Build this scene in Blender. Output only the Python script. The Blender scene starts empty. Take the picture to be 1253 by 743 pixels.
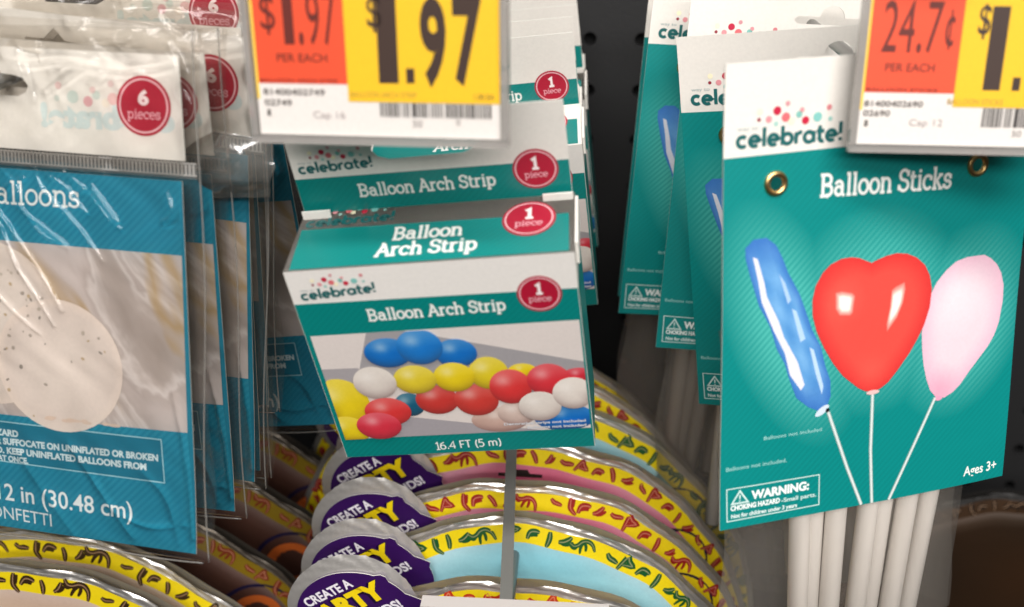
import bpy, bmesh, math, random
from math import sin, cos, pi, radians as R
from mathutils import Vector, Matrix, Euler
from mathutils.geometry import tessellate_polygon
rnd = random.Random(7)
S = bpy.context.scene
COL = S.collection
LIFT = 1.35            # camera height above the aisle floor

# ------------------------------------------------------------------ materials
def lin(c):
    f = lambda v: v / 12.92 if v <= .04045 else ((v + .055) / 1.055) ** 2.4
    return tuple(f(x / 255.) for x in c) + (1.,)
def new_mat(name):
    m = bpy.data.materials.new(name); m.use_nodes = True
    nt = m.node_tree; b = nt.nodes['Principled BSDF']
    return m, nt, b
def plain(name, col, rough=.5, metal=0., coat=0., bump=0., bscale=300., spec=.5):
    m, nt, b = new_mat(name)
    b.inputs['Base Color'].default_value = lin(col); b.inputs['Roughness'].default_value = rough
    b.inputs['Metallic'].default_value = metal; b.inputs['Coat Weight'].default_value = coat
    b.inputs['Specular IOR Level'].default_value = spec
    if bump:
        add_bump(nt, b, bscale, bump)
    return m
def add_bump(nt, b, scale, strength, dist=.0004):
    tc = nt.nodes.new('ShaderNodeTexCoord'); n = nt.nodes.new('ShaderNodeTexNoise'); n.inputs['Scale'].default_value = scale
    n.inputs['Detail'].default_value = 4
    bp = nt.nodes.new('ShaderNodeBump'); bp.inputs['Strength'].default_value = strength; bp.inputs['Distance'].default_value = dist
    nt.links.new(tc.outputs['Object'], n.inputs['Vector']); nt.links.new(n.outputs['Fac'], bp.inputs['Height']); nt.links.new(bp.outputs['Normal'], b.inputs['Normal'])
def printed(name, rough=.42, coat=.12, bump=.25, metal=0.):
    m, nt, b = new_mat(name)
    a = nt.nodes.new('ShaderNodeAttribute'); a.attribute_name = 'Col'
    tc = nt.nodes.new('ShaderNodeTexCoord'); n = nt.nodes.new('ShaderNodeTexNoise'); n.inputs['Scale'].default_value = 900; n.inputs['Detail'].default_value = 3
    mr = nt.nodes.new('ShaderNodeMapRange'); mr.inputs[3].default_value = .93; mr.inputs[4].default_value = 1.06
    mx = nt.nodes.new('ShaderNodeVectorMath'); mx.operation = 'SCALE'
    nt.links.new(tc.outputs['Object'], n.inputs['Vector']); nt.links.new(n.outputs['Fac'], mr.inputs[0])
    nt.links.new(a.outputs['Color'], mx.inputs[0]); nt.links.new(mr.outputs[0], mx.inputs['Scale']); nt.links.new(mx.outputs[0], b.inputs['Base Color'])
    b.inputs['Roughness'].default_value = rough; b.inputs['Coat Weight'].default_value = coat; b.inputs['Coat Roughness'].default_value = .25
    b.inputs['Metallic'].default_value = metal
    add_bump(nt, b, 60, bump, .0006)
    return m
def striped(name, c0, c1, period=.0017, glow=None, rough=.4, coat=.2, angle=1.0, gcol=(84, 190, 178)):
    """diagonal hairline stripes as printed on the cards; glow = printed pale halo round the balloons [(x,z,rx,rz)] in metres"""
    m, nt, b = new_mat(name); N = nt.nodes.new; L = nt.links.new
    tc = N('ShaderNodeTexCoord'); sp = N('ShaderNodeSeparateXYZ'); L(tc.outputs['Object'], sp.inputs[0])
    def M(op, a, b_=None, c_=None):
        n = N('ShaderNodeMath'); n.operation = op
        for i, v in enumerate((a, b_, c_)):
            if v is None: continue
            if isinstance(v, (int, float)): n.inputs[i].default_value = v
            else: L(v, n.inputs[i])
        return n.outputs[0]
    d = M('ADD', sp.outputs['X'], M('MULTIPLY', sp.outputs['Z'], -angle))
    d = M('ADD', d, M('MULTIPLY', sp.outputs['Y'], -angle))
    s = M('SINE', M('MULTIPLY', d, 2 * pi / (period * 1.414)))
    s = M('MULTIPLY_ADD', s, .5, .5)
    nz = N('ShaderNodeTexNoise'); nz.inputs['Scale'].default_value = 25; L(tc.outputs['Object'], nz.inputs['Vector'])
    amp = M('MULTIPLY', s, M('MULTIPLY', nz.outputs['Fac'], 1.3))
    mx = N('ShaderNodeMix'); mx.data_type = 'RGBA'; mx.inputs[6].default_value = lin(c0); mx.inputs[7].default_value = lin(c1); L(amp, mx.inputs[0])
    out = mx.outputs[2]
    if glow:
        tot = None
        for gx, gz, rx, rz, rot in glow:
            dx = M('SUBTRACT', sp.outputs['X'], gx); dz = M('SUBTRACT', sp.outputs['Z'], gz)
            c, s_ = cos(rot), sin(rot)
            u = M('DIVIDE', M('ADD', M('MULTIPLY', dx, c), M('MULTIPLY', dz, s_)), rx)
            w = M('DIVIDE', M('ADD', M('MULTIPLY', dx, -s_), M('MULTIPLY', dz, c)), rz)
            r = M('SQRT', M('ADD', M('MULTIPLY', u, u), M('MULTIPLY', w, w)))
            g = M('MAXIMUM', M('SUBTRACT', 1.0, r), 0.0)
            tot = g if tot is None else M('MAXIMUM', tot, g)
        f = M('MINIMUM', M('MULTIPLY', tot, M('MULTIPLY_ADD', s, 1.0, .55)), .8)
        m2 = N('ShaderNodeMix'); m2.data_type = 'RGBA'; L(out, m2.inputs[6]); m2.inputs[7].default_value = lin(gcol); L(f, m2.inputs[0]); out = m2.outputs[2]
    L(out, b.inputs['Base Color']); b.inputs['Roughness'].default_value = rough; b.inputs['Coat Weight'].default_value = coat; b.inputs['Coat Roughness'].default_value = .2
    add_bump(nt, b, 50, .25, .0006)
    return m
def marble(name):
    """printed photo of pale draped satin with gold veins"""
    m, nt, b = new_mat(name); N = nt.nodes.new; L = nt.links.new
    tc = N('ShaderNodeTexCoord'); mp = N('ShaderNodeMapping'); mp.vector_type = 'TEXTURE'; mp.inputs['Rotation'].default_value = (0, R(-38), 0); mp.inputs['Scale'].default_value = (1 / 34., 1 / 34., 1 / 11.)
    n1 = N('ShaderNodeTexNoise'); n1.inputs['Scale'].default_value = 1.5; n1.inputs['Detail'].default_value = 5; n1.inputs['Distortion'].default_value = .5
    r1 = N('ShaderNodeValToRGB'); e = r1.color_ramp.elements
    e[0].position = .32; e[0].color = lin((164, 152, 144)); e[1].position = .62; e[1].color = lin((198, 188, 184))
    x = e.new(.48); x.color = lin((180, 169, 163)); x = e.new(.535); x.color = lin((210, 202, 198)); x = e.new(.56); x.color = lin((184, 173, 168))
    n2 = N('ShaderNodeTexNoise'); n2.inputs['Scale'].default_value = 1.1; n2.inputs['Detail'].default_value = 3; n2.inputs['Distortion'].default_value = .7
    r2 = N('ShaderNodeValToRGB'); e = r2.color_ramp.elements; e[0].position = .40; e[0].color = (0, 0, 0, 1); e[1].position = .50; e[1].color = (0, 0, 0, 1)
    x = e.new(.45); x.color = (.6, .6, .6, 1)
    mx = N('ShaderNodeMix'); mx.data_type = 'RGBA'; mx.inputs[7].default_value = lin((172, 138, 62))
    L(tc.outputs['Object'], mp.inputs[0]); L(mp.outputs[0], n1.inputs['Vector']); L(mp.outputs[0], n2.inputs['Vector'])
    L(n1.outputs['Fac'], r1.inputs[0]); L(n2.outputs['Fac'], r2.inputs[0]); L(r1.outputs[0], mx.inputs[6]); L(r2.outputs[0], mx.inputs[0]); L(mx.outputs[2], b.inputs['Base Color'])
    b.inputs['Roughness'].default_value = .45
    return m
def film(name, rough=.09, haze=.06, hcol=(200, 190, 180), bump=.0, bscale=60, ior=1.45, gl=1.0):
    m = bpy.data.materials.new(name); m.use_nodes = True; nt = m.node_tree; nt.nodes.clear(); N = nt.nodes.new; L = nt.links.new
    out = N('ShaderNodeOutputMaterial'); tr = N('ShaderNodeBsdfTransparent'); tr.inputs[0].default_value = (.962, .952, .938, 1)  # tint dims every layer, so rear bags darken as if in deeper shade
    gs = N('ShaderNodeBsdfGlossy'); gs.inputs['Roughness'].default_value = rough; gs.inputs[0].default_value = (gl, gl, gl, 1)
    df = N('ShaderNodeBsdfDiffuse'); df.inputs[0].default_value = lin(hcol)
    tl = N('ShaderNodeBsdfTranslucent'); tl.inputs[0].default_value = lin(hcol)
    fr = N('ShaderNodeFresnel'); fr.inputs[0].default_value = ior
    m0 = N('ShaderNodeMixShader'); m0.inputs[0].default_value = .4; L(df.outputs[0], m0.inputs[1]); L(tl.outputs[0], m0.inputs[2])
    m1 = N('ShaderNodeMixShader'); m1.inputs[0].default_value = haze; L(tr.outputs[0], m1.inputs[1]); L(m0.outputs[0], m1.inputs[2])
    m2 = N('ShaderNodeMixShader'); L(fr.outputs[0], m2.inputs[0]); L(m1.outputs[0], m2.inputs[1]); L(gs.outputs[0], m2.inputs[2]); L(m2.outputs[0], out.inputs[0])
    if bump:
        tc = N('ShaderNodeTexCoord'); n = N('ShaderNodeTexNoise'); n.inputs['Scale'].default_value = bscale; n.inputs['Detail'].default_value = 3; n.inputs['Distortion'].default_value = .8
        bp = N('ShaderNodeBump'); bp.inputs['Strength'].default_value = bump; bp.inputs['Distance'].default_value = .002
        L(tc.outputs['Object'], n.inputs['Vector']); L(n.outputs['Fac'], bp.inputs['Height'])
        for q in (gs, fr): L(bp.outputs[0], q.inputs['Normal'])
    return m

WHITE = (236, 232, 226)
TEAL = (0, 134, 130); TEAL2 = (0, 123, 120)
M_PRINT = printed('glossy printed card')
M_LABEL = printed('matt printed label', .6, 0, .1)
M_FOILPRINT = printed('printed foil', .32, .35, .9)
glow = [(-.029, -.007, .019, .042, R(22)), (-.002, -.006, .032, .033, 0), (.030, -.013, .024, .032, R(-18))]
M_TEAL = striped('teal striped card', TEAL, TEAL2)
M_TEALGLOW = striped('teal striped card with pale halo', TEAL, TEAL2, .0016, glow)
M_TEALBOX = striped('teal striped carton', (0, 132, 126), (0, 120, 116), .0015)
M_BLUE = striped('blue striped insert', (14, 128, 156), (40, 146, 172), .0017, coat=.0, angle=1)
M_MARBLE = marble('satin and gold photo print')
M_BACK = plain('grey card back', (170, 166, 158), .8)
M_GOLD = plain('brass eyelet', (226, 190, 128), .3, 1)
M_STEEL = plain('galvanised steel wire', (150, 150, 148), .38, .9)
M_GREYPL = plain('grey painted label arm', (112, 112, 108), .5, .1, bump=.2)
M_STICK = plain('white plastic stick', (246, 241, 235), .35)
M_PEG = plain('dark grey pegboard', (19, 19, 20), .65, .0, bump=.3, bscale=500)
M_HOLE = plain('black void behind pegboard', (9, 9, 9), .9)
M_FOIL = plain('crinkled silver foil', (240, 236, 230), .3, .85, bump=1., bscale=90)
M_LOBE = plain('white silver foil', (240, 236, 231), .33, .75, bump=1., bscale=110)
M_SHADEDFOIL = plain('shade-darkened silver foil', (120, 112, 102), .4, .8, bump=.8, bscale=90)  # silver foil with the shade of the rear packs put into its colour
M_HOLDER = film('clear label holder plastic', .12, .40, (214, 210, 206))
M_FILM = film('clear bag film', .10, .02, bump=.08, bscale=40, ior=1.42)
M_FILMHAZY = film('hazy bag film', .2, .10, (196, 190, 182), bump=.1, bscale=30, ior=1.4)
M_ZIP = film('zip strip plastic', .25, .45, (150, 148, 144))
M_SEAM = film('bag seam', .2, .25, (200, 196, 190))
M_ZIPTOOTH = film('zip strip ridges', .2, .6, (222, 218, 212))
MATS = [M_PRINT]

# ------------------------------------------------------------------ text: flat built-in face for sans, own strokes for slab and rounded lettering
_fc = {}
def sans(body, bold=0., space=1.):
    k = (body, bold, space)
    if k in _fc: return _fc[k]
    cu = bpy.data.curves.new('lettering', 'FONT'); cu.body = body; cu.offset = bold; cu.space_character = space; cu.resolution_u = 4
    o = bpy.data.objects.new('lettering', cu); COL.objects.link(o)
    bpy.context.view_layer.update()
    me = o.evaluated_get(bpy.context.evaluated_depsgraph_get()).to_mesh()
    vs = [(v.co.x, v.co.y) for v in me.vertices]; fs = [tuple(p.vertices) for p in me.polygons]
    o.evaluated_get(bpy.context.evaluated_depsgraph_get()).to_mesh_clear()
    bpy.data.objects.remove(o); bpy.data.curves.remove(cu)
    _fc[k] = (vs, fs); return _fc[k]
def _cap(bold):
    vs, _ = sans('H', bold); ys = [v[1] for v in vs]; return min(ys), max(ys)

def arc(cx, cy, rx, ry, a0, a1, n=12):
    return [(cx + rx * cos(R(a0 + (a1 - a0) * i / n)), cy + ry * sin(R(a0 + (a1 - a0) * i / n))) for i in range(n + 1)]
def full(cx, cy, rx, ry, n=20):
    return ('c', arc(cx, cy, rx, ry, 0, 360 - 360 / n, n - 1))
SLAB = {
 'B': (.82, [[(.02, 0), (.42, 0)] + arc(.42, .26, .27, .26, -90, 90) + [(.17, .52)], [(.17, .52), (.40, .52)] + arc(.40, .76, .24, .24, -90, 90) + [(.02, 1)], [(.17, 0), (.17, 1)]]),
 'C': (.8, [arc(.42, .5, .35, .5, 40, 320, 16), [(.7, .62), (.7, .95)]]),
 'S': (.70, [arc(.35, .76, .24, .24, 10, 270), arc(.35, .26, .27, .26, 90, -170), [(.60, .70), (.60, .98)], [(.07, .04), (.07, .30)]]),
 'A': (.86, [[(.10, 0), (.43, 1)], [(.43, 1), (.76, 0)], [(.22, .34), (.64, .34)], [(-.03, 0), (.24, 0)], [(.62, 0), (.89, 0)], [(.27, 1), (.43, 1)]]),
 'a': (.70, [full(.28, .21, .2, .2), arc(.29, .44, .2, .22, 160, 0) + [(.49, 0)], [(.49, 0), (.64, 0)]]),
 'b': (.72, [[(.02, 1), (.15, 1), (.15, 0)], full(.38, .33, .24, .32)]),
 'c': (.60, [arc(.32, .33, .26, .33, 50, 320), [(.52, .42), (.52, .66)]]),
 'e': (.64, [[(.07, .35), (.57, .35)] + arc(.32, .33, .26, .33, 5, 310, 16)]),
 'f': (.44, [[(.18, 0), (.18, .8)] + arc(.35, .8, .17, .2, 180, 50), [(.03, .64), (.4, .64)], [(.04, 0), (.34, 0)]]),
 'h': (.76, [[(.03, 1), (.16, 1), (.16, 0)], arc(.37, .42, .21, .24, 180, 0) + [(.58, 0)], [(.02, 0), (.30, 0)], [(.45, 0), (.72, 0)]]),
 'i': (.36, [[(.04, .66), (.18, .66), (.18, 0)], [(.04, 0), (.32, 0)], [(.18, .84), (.18, .98)]]),
 'k': (.70, [[(.03, 1), (.16, 1), (.16, 0)], [(.16, .27), (.5, .64)], [(.29, .40), (.54, 0)], [(.38, .66), (.64, .66)], [(.02, 0), (.30, 0)], [(.42, 0), (.68, 0)]]),
 'l': (.36, [[(.04, 1), (.18, 1), (.18, 0)], [(.04, 0), (.32, 0)]]),
 'n': (.76, [[(.03, .66), (.16, .66), (.16, 0)], arc(.37, .42, .21, .24, 180, 0) + [(.58, 0)], [(.02, 0), (.30, 0)], [(.45, 0), (.72, 0)]]),
 'o': (.66, [full(.33, .33, .26, .33)]),
 'p': (.74, [[(.03, .66), (.16, .66), (.16, -.28)], full(.40, .33, .24, .33), [(.02, -.28), (.32, -.28)]]),
 'r': (.54, [[(.03, .66), (.16, .66), (.16, 0)], arc(.38, .40, .22, .26, 175, 60), [(.02, 0), (.34, 0)]]),
 's': (.54, [arc(.27, .49, .17, .17, 10, 270), arc(.27, .17, .2, .17, 90, -170), [(.44, .44), (.44, .66)], [(.06, 0), (.06, .2)]]),
 't': (.46, [[(.18, .92), (.18, .15)] + arc(.34, .15, .16, .15, 180, 320), [(.03, .66), (.40, .66)]]),
 '1': (.50, [[(.05, .82), (.27, 1), (.27, 0)], [(.05, 0), (.48, 0)]]),
 '6': (.70, [full(.33, .3, .24, .28), [(.5, .97)] + arc(.42, .4, .33, .5, 110, 180, 8) + [(.09, .3)]]),
 ' ': (.34, []),
}
ROUND = {
 'c': (.60, [arc(.32, .31, .24, .25, 45, 315)]), 'e': (.68, [[(.1, .31), (.57, .31)] + arc(.33, .31, .24, .25, 0, 310, 16)]),
 'l': (.28, [[(.14, .02), (.14, .96)]]), 'b': (.70, [[(.12, .02), (.12, .96)], full(.37, .31, .24, .25)]),
 'r': (.46, [[(.12, .02), (.12, .60)], arc(.36, .32, .24, .25, 175, 75)]), 'a': (.70, [full(.33, .31, .24, .25), [(.58, .02), (.58, .6)]]),
 't': (.46, [[(.18, .84), (.18, .2)] + arc(.33, .2, .15, .14, 180, 300), [(.02, .56), (.42, .56)]]),
 '!': (.26, [[(.13, .36), (.13, .96)], [(.13, .02), (.13, .17)]]),
}

# ------------------------------------------------------------------ flat artwork and card building (millimetres in the thing's own frame)
class Art:
    LAY = .05      # mm between printed layers
    def __init__(s, mp=None):
        s.bm = bmesh.new(); s.cl = s.bm.loops.layers.float_color.new('Col'); s.mp = mp or (lambda x, z, h: (x, -h, z)); s.k = 0
    def V(s, x, z, h): return s.bm.verts.new(Vector(s.mp(x, z, h)) * .001)
    def face(s, vs, cols, mat=0):
        try: f = s.bm.faces.new(vs)
        except ValueError: return None
        f.material_index = mat
        for l, c in zip(f.loops, cols): l[s.cl] = c
        return f
    def poly(s, pts, col, L=1, mat=0, holes=(), h=None):
        loops = [pts] + list(holes)
        flat = [p for lp in loops for p in lp]
        hh = L * s.LAY if h is None else h
        vs = [s.V(x, z, hh) for x, z in flat]; c = lin(col)
        for t in tessellate_polygon([[Vector((x, z, 0)) for x, z in lp] for lp in loops]):
            a, b, d = [flat[i] for i in t]
            if abs((b[0] - a[0]) * (d[1] - a[1]) - (b[1] - a[1]) * (d[0] - a[0])) < 1e-9: continue
            if (b[0] - a[0]) * (d[1] - a[1]) - (b[1] - a[1]) * (d[0] - a[0]) < 0: t = (t[0], t[2], t[1])
            s.face([vs[i] for i in t], [c] * 3, mat)
    def rect(s, x0, z0, x1, z1, col, L=1, mat=0): s.poly([(x0, z0), (x1, z0), (x1, z1), (x0, z1)], col, L, mat)
    def shaded(s, pts, fn, L=1, rings=7, mat=0, cen=None):
        n = len(pts); cx, cz = cen or (sum(p[0] for p in pts) / n, sum(p[1] for p in pts) / n)
        R_ = []
        for k in range(1, rings + 1):
            t = k / rings
            R_.append([(s.V(cx + (x - cx) * t, cz + (z - cz) * t, L * s.LAY), lin(fn(cx + (x - cx) * t, cz + (z - cz) * t, t))) for x, z in pts])
        c0 = (s.V(cx, cz, L * s.LAY), lin(fn(cx, cz, 0)))
        for i in range(n):
            j = (i + 1) % n
            s.face([c0[0], R_[0][i][0], R_[0][j][0]], [c0[1], R_[0][i][1], R_[0][j][1]], mat)
            for k in range(rings - 1):
                q = [R_[k][i], R_[k + 1][i], R_[k + 1][j], R_[k][j]]
                s.face([a[0] for a in q], [a[1] for a in q], mat)
    def ell(s, cx, cz, rx, rz, col, L=1, n=28, mat=0, rot=0, fn=None, rings=7):
        c, d = cos(rot), sin(rot)
        pts = [(cx + c * rx * cos(t) - d * rz * sin(t), cz + d * rx * cos(t) + c * rz * sin(t)) for t in [2 * pi * i / n for i in range(n)]]
        if fn: s.shaded(pts, fn, L, rings, mat)
        else: s.poly(pts, col, L, mat)
    def stroke(s, pts, w, col, L=1, closed=False, mat=0, taper=None):
        s.k = (s.k + 1) % 9; h = L * s.LAY + s.k * .002; n = len(pts); c = lin(col); A = []
        for i, (x, z) in enumerate(pts):
            a = pts[i - 1] if (i or closed) else None; b = pts[(i + 1) % n] if (i < n - 1 or closed) else None
            d1 = (x - a[0], z - a[1]) if a else None; d2 = (b[0] - x, b[1] - z) if b else None
            d1 = d1 or d2; d2 = d2 or d1
            l1 = math.hypot(*d1) or 1; l2 = math.hypot(*d2) or 1
            n1 = (-d1[1] / l1, d1[0] / l1); n2 = (-d2[1] / l2, d2[0] / l2)
            m = (n1[0] + n2[0], n1[1] + n2[1]); ml = math.hypot(*m) or 1; m = (m[0] / ml, m[1] / ml)
            k = w / 2 / max(.5, m[0] * n1[0] + m[1] * n1[1])
            if taper: k *= taper(i / (n - 1))
            A.append((s.V(x + m[0] * k, z + m[1] * k, h), s.V(x - m[0] * k, z - m[1] * k, h)))
        for i in range(n if closed else n - 1):
            j = (i + 1) % n; s.face([A[i][0], A[i][1], A[j][1], A[j][0]], [c] * 4, mat)
    def ring(s, cx, cz, rx, rz, w, col, L=1, rot=0, n=36):
        c, d = cos(rot), sin(rot)
        s.stroke([(cx + c * rx * cos(t) - d * rz * sin(t), cz + d * rx * cos(t) + c * rz * sin(t)) for t in [2 * pi * i / n for i in range(n)]], w, col, L, True)
    def glyphs(s, body, font, x0, z0, x1, cap, w, col, L=1, z1=None, track=0.):
        """own stroke lettering stretched from x0 to x1 on a baseline from z0 to z1"""
        adv = sum(font[ch][0] + track for ch in body); sx = (x1 - x0) / adv; z1 = z0 if z1 is None else z1; x = 0
        sl = (z1 - z0) / (x1 - x0)
        for ch in body:
            a, st = font[ch]
            for g in st:
                cl = isinstance(g, tuple); pts = g[1] if cl else g
                s.stroke([(x0 + (x + px) * sx, z0 + (x + px) * sx * sl + pz * cap) for px, pz in pts], w * cap, col, L, cl)
            x += a + track
    def sans(s, body, x0, z0, x1, cap, col, L=1, bold=0., z1=None, rot=None, mirror=False):
        vs, fs = sans(body, bold); a, b = _cap(bold)
        xs = [v[0] for v in vs]; xa, xb = min(xs), max(xs); z1 = z0 if z1 is None else z1
        sl = (z1 - z0) / (x1 - x0); c = lin(col); h = L * s.LAY; P = []
        for x, y in vs:
            u = (x - xa) / (xb - xa); 
            if mirror: u = 1 - u
            X = x0 + u * (x1 - x0); Z = z0 + u * (z1 - z0) + (y - a) / (b - a) * cap
            if rot: rx, rz, an = rot; X, Z = rx + (X - rx) * cos(an) - (Z - rz) * sin(an), rz + (X - rx) * sin(an) + (Z - rz) * cos(an)
            P.append(s.V(X, Z, h))
        for f in fs: s.face([P[i] for i in (f[::-1] if mirror else f)], [c] * len(f))
    def box(s, x0, x1, y0, y1, z0, z1, col=(255, 255, 255), mat=0):
        P = [s.bm.verts.new(Vector((x, y, z)) * .001) for x in (x0, x1) for y in (y0, y1) for z in (z0, z1)]; c = lin(col)
        for q in ((0, 1, 3, 2), (4, 6, 7, 5), (0, 4, 5, 1), (2, 3, 7, 6), (0, 2, 6, 4), (1, 5, 7, 3)): s.face([P[i] for i in q], [c] * 4, mat)
    def tube(s, pts, r, n=12, mat=0, col=(255, 255, 255), cap=True):
        """pts in mm (x,y,z)"""
        rings = []; c = lin(col)
        for i, p in enumerate(pts):
            p = Vector(p); d = (Vector(pts[min(i + 1, len(pts) - 1)]) - Vector(pts[max(i - 1, 0)])).normalized()
            u = d.cross(Vector((0, 0, 1)) if abs(d.z) < .9 else Vector((0, 1, 0))).normalized(); v = d.cross(u)
            rings.append([s.bm.verts.new((p + (u * cos(2 * pi * k / n) + v * sin(2 * pi * k / n)) * r) * .001) for k in range(n)])
        for a, b in zip(rings, rings[1:]):
            for k in range(n):
                f = s.face([a[k], a[(k + 1) % n], b[(k + 1) % n], b[k]], [c] * 4, mat); f.smooth = True
        if cap: s.face(rings[0][::-1], [c] * n, mat); s.face(rings[-1], [c] * n, mat)
    def slab(s, pts, th, col, mat=0, holes=(), back=None):
        """card blank: front at h=0, back th behind, edges"""
        s.poly(pts, col, 0, mat, holes); loops = [pts] + list(holes)
        bm2 = len(s.bm.faces)
        s.poly(pts, col if back is None else back, 0, mat, holes, h=-th)
        c = lin(tuple(int(v * .97) for v in (225, 222, 214)))
        for lp in loops:
            a = [s.V(x, z, 0) for x, z in lp]; b = [s.V(x, z, -th) for x, z in lp]
            for i in range(len(lp)):
                j = (i + 1) % len(lp); s.face([a[i], a[j], b[j], b[i]], [c] * 4, mat)
    def done(s, name, mats, parent=None, bend=None, cut=8., smooth=False, fixn=False):
        bm = s.bm
        if bend:
            xs = [v.co.x * 1000 for v in bm.verts]; zs = [v.co.z * 1000 for v in bm.verts]
            for i, (lo, hi) in enumerate(((min(xs), max(xs)), (min(zs), max(zs)))):
                k = math.ceil(lo / cut)
                while k * cut < hi:
                    ax = Vector((1, 0, 0)) if i == 0 else Vector((0, 0, 1))
                    bmesh.ops.bisect_plane(bm, geom=bm.verts[:] + bm.edges[:] + bm.faces[:], plane_co=ax * k * cut * .001, plane_no=ax); k += 1
            for v in bm.verts: v.co.y += bend(v.co.x * 1000, v.co.z * 1000) * .001
        if fixn: bmesh.ops.recalc_face_normals(bm, faces=bm.faces[:])
        me = bpy.data.meshes.new(name); bm.to_mesh(me); bm.free()
        for m in (mats if isinstance(mats, (list, tuple)) else [mats]): me.materials.append(m)
        if smooth:
            for p in me.polygons: p.use_smooth = True
        o = bpy.data.objects.new(name, me); COL.objects.link(o)
        if parent: o.parent = parent
        return o

def thing(name, label, cat, t, ypr=(0, 0, 0), group=None):
    o = bpy.data.objects.new(name, None); COL.objects.link(o); o.empty_display_size = .01
    place(o, t, ypr); o['label'] = label; o['category'] = cat
    if group: o['group'] = group
    return o
def place(o, t, ypr):
    y, p, r = [R(a) for a in ypr]
    m = Matrix.Rotation(y, 4, 'Z') @ Matrix.Rotation(p, 4, 'X') @ Matrix.Rotation(r, 4, 'Y')
    o.matrix_world = Matrix.Translation(Vector(t) + Vector((0, 0, LIFT))) @ m
def copy_tree(o, parent=None, skip=()):
    c = o.copy(); COL.objects.link(c); c.parent = parent
    for ch in list(o.children):
        if ch.name.split('.')[0] not in skip: copy_tree(ch, c, skip)
    return c
def dup(src, t, ypr, label, skip=()):
    c = copy_tree(src, None, skip); place(c, t, ypr); c['label'] = label; return c

GREEN = (22, 98, 98)
DOTS = [(212, 467, 7, (150, 45, 60)), (215, 440, 11, (250, 240, 205)), (248, 465, 12, (226, 150, 155)), (278, 436, 15, (196, 32, 66)), (275, 480, 9, (165, 205, 195)), (316, 411, 9, (214, 150, 155)), (311, 457, 16, (222, 110, 115)), (333, 470, 12, (250, 240, 205)), (360, 447, 12, (130, 190, 180)), (370, 432, 9, (226, 150, 155)), (385, 467, 14, (200, 34, 66)), (430, 455, 17, (130, 196, 188)), (472, 422, 10, (214, 130, 135)), (478, 461, 8, (150, 200, 190))]
def logo(art, x0, z0, x1, z1=None, L=2, zs=1.):
    z1 = z0 if z1 is None else z1
    w = x1 - x0; art.glyphs('celebrate!', ROUND, x0, z0, x1, w * .172 * zs, .205, GREEN, L, z1)
    for x, y, r, c in DOTS:
        u = (x - 130) / 400.; zz = z0 + (z1 - z0) * u + ((565 - .075 * (x - 130)) - y) / 400. * w * zs
        art.ell(x0 + u * w, zz, r / 400. * w, r / 400. * w * zs, c, L + .2, 14)
    art.sans('way to', x0 + .01 * w, z0 + .145 * w * zs, x0 + .2 * w, .035 * w * zs, (150, 168, 168), L)
RED = (176, 22, 52)
def badge(art, cx, cz, rx, rz, num, word, L=3, rot=0.):
    art.ell(cx, cz, rx, rz, RED, L, 40); art.ring(cx, cz, rx * .88, rz * .88, rx * .06, (240, 190, 196), L + 1)
    if num == '1': art.glyphs('1', SLAB, cx - rx * .17, cz + rz * .02, cx + rx * .17, rz * .52, .26, (248, 236, 234), L + 1)
    else: art.sans(num, cx - rx * .2, cz + rz * .02, cx + rx * .2, rz * .5, (248, 236, 234), L + 1, .05)
    w = rx * .52 if word == 'piece' else rx * .62
    art.glyphs(word, SLAB, cx - w, cz - rz * .42, cx + w, rz * .32, .13, (236, 176, 186), L + 1)

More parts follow.
